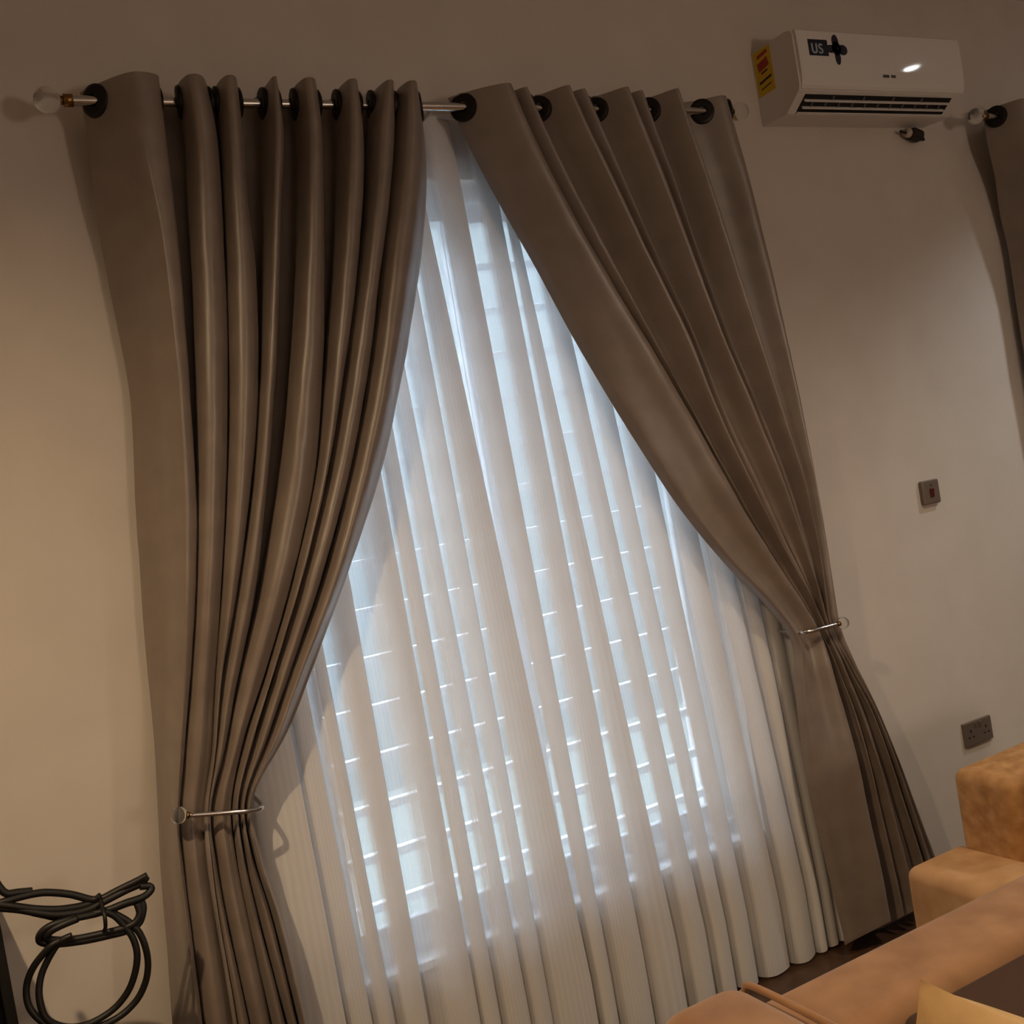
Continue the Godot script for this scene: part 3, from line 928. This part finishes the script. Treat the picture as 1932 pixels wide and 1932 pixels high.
# ---------------------------------------------------------------- cable and cabinet
const CABLE_LOOPS := [
	[Vector2(-0.095, 1.063), Vector2(-0.086, 1.039), Vector2(-0.076, 1.025), Vector2(-0.057, 1.020), Vector2(-0.033, 1.013)],
	[Vector2(-0.103, 1.012), Vector2(-0.084, 1.012), Vector2(-0.059, 1.011), Vector2(-0.027, 1.007), Vector2(-0.002, 1.000), Vector2(0.035, 0.984), Vector2(0.072, 0.962), Vector2(0.088, 0.966)],
	[Vector2(0.181, 0.979), Vector2(0.159, 0.973), Vector2(0.122, 0.965), Vector2(0.087, 0.957), Vector2(0.053, 0.956), Vector2(0.009, 0.965), Vector2(-0.032, 0.981), Vector2(-0.071, 1.000), Vector2(-0.103, 1.015)],
	[Vector2(0.179, 0.976), Vector2(0.167, 0.965), Vector2(0.136, 0.960), Vector2(0.097, 0.953), Vector2(0.056, 0.948), Vector2(0.008, 0.957), Vector2(-0.027, 0.972), Vector2(-0.062, 0.990), Vector2(-0.104, 1.007)],
	[Vector2(0.164, 0.961), Vector2(0.182, 0.955), Vector2(0.183, 0.947), Vector2(0.165, 0.940), Vector2(0.130, 0.940), Vector2(0.090, 0.937), Vector2(0.050, 0.941), Vector2(0.007, 0.950), Vector2(-0.017, 0.963), Vector2(-0.037, 0.976)],
	[Vector2(0.161, 0.932), Vector2(0.162, 0.916), Vector2(0.150, 0.893), Vector2(0.128, 0.886), Vector2(0.086, 0.888), Vector2(0.042, 0.892), Vector2(-0.001, 0.900), Vector2(-0.028, 0.911), Vector2(-0.035, 0.923), Vector2(-0.026, 0.937), Vector2(-0.005, 0.944), Vector2(0.028, 0.943), Vector2(0.072, 0.937), Vector2(0.106, 0.935), Vector2(0.141, 0.936), Vector2(0.161, 0.932)],
	[Vector2(0.152, 0.932), Vector2(0.153, 0.912), Vector2(0.139, 0.897), Vector2(0.110, 0.894), Vector2(0.070, 0.896), Vector2(0.030, 0.900), Vector2(-0.006, 0.910), Vector2(-0.021, 0.921), Vector2(-0.013, 0.933), Vector2(0.010, 0.939), Vector2(0.039, 0.941)],
	[Vector2(0.005, 0.912), Vector2(-0.013, 0.909), Vector2(-0.028, 0.899), Vector2(-0.051, 0.878), Vector2(-0.067, 0.853), Vector2(-0.074, 0.827), Vector2(-0.072, 0.800), Vector2(-0.059, 0.774), Vector2(-0.038, 0.748), Vector2(-0.008, 0.729), Vector2(0.035, 0.718), Vector2(0.081, 0.721), Vector2(0.117, 0.740), Vector2(0.140, 0.771), Vector2(0.151, 0.807), Vector2(0.152, 0.844), Vector2(0.145, 0.877), Vector2(0.130, 0.902), Vector2(0.107, 0.926)],
	[Vector2(0.023, 0.915), Vector2(0.005, 0.912), Vector2(-0.008, 0.902), Vector2(-0.027, 0.879), Vector2(-0.043, 0.854), Vector2(-0.052, 0.824), Vector2(-0.052, 0.792), Vector2(-0.045, 0.770), Vector2(-0.026, 0.749), Vector2(0.002, 0.734), Vector2(0.037, 0.731), Vector2(0.076, 0.743), Vector2(0.106, 0.769), Vector2(0.125, 0.804), Vector2(0.134, 0.838), Vector2(0.132, 0.869), Vector2(0.122, 0.895), Vector2(0.106, 0.923), Vector2(0.086, 0.940)],
]

func cable() -> void:
	var t := thing("cable_coil", "thick dark brown cable wound in loose loops, draped beside the left curtain", "cable", Vector3.ZERO)
	var k := 0
	for loop in CABLE_LOOPS:
		var pts := []
		var n: int = loop.size()
		for i in n:
			var z := 0.335 + 0.004 * k + 0.006 * sin(float(i) * 0.9 + k)
			pts.append(Vector3(loop[i].x, loop[i].y, z))
		part("cable_loop", tube(smooth_path(pts, 6), 0.0075 if k < 7 else 0.0069, 10), M.cable, t)
		k += 1
	part("cable_tie", tube(smooth_path([Vector3(0.086, 0.959, 0.35), Vector3(0.087, 0.939, 0.385), Vector3(0.085, 0.915, 0.385), Vector3(0.081, 0.899, 0.36)], 5), 0.004, 8), M.cable, t)

func black_cabinet() -> void:
	var t := thing("black_cabinet", "tall black cabinet at the left edge beside the cable coil", "cabinet", Vector3(-0.42, 0, 0.24))
	part("body", box(Vector3(0.62, 0.92, 0.44), 0.006, 2), M.black, t, Vector3(0, 0.47, 0))
	part("plinth", box(Vector3(0.58, 0.02, 0.40), 0.002, 1), M.black, t, Vector3(0, 0.01, 0))
	for s in [-1.0, 1.0]:
		var d := part("door", box(Vector3(0.302, 0.88, 0.016), 0.003, 1), M.black, t, Vector3(s * 0.153, 0.47, 0.228))
		part("handle", tube([Vector3(-s * 0.11, -0.06, 0.02), Vector3(-s * 0.11, 0.06, 0.02)], 0.005, 10), M.chrome, d)
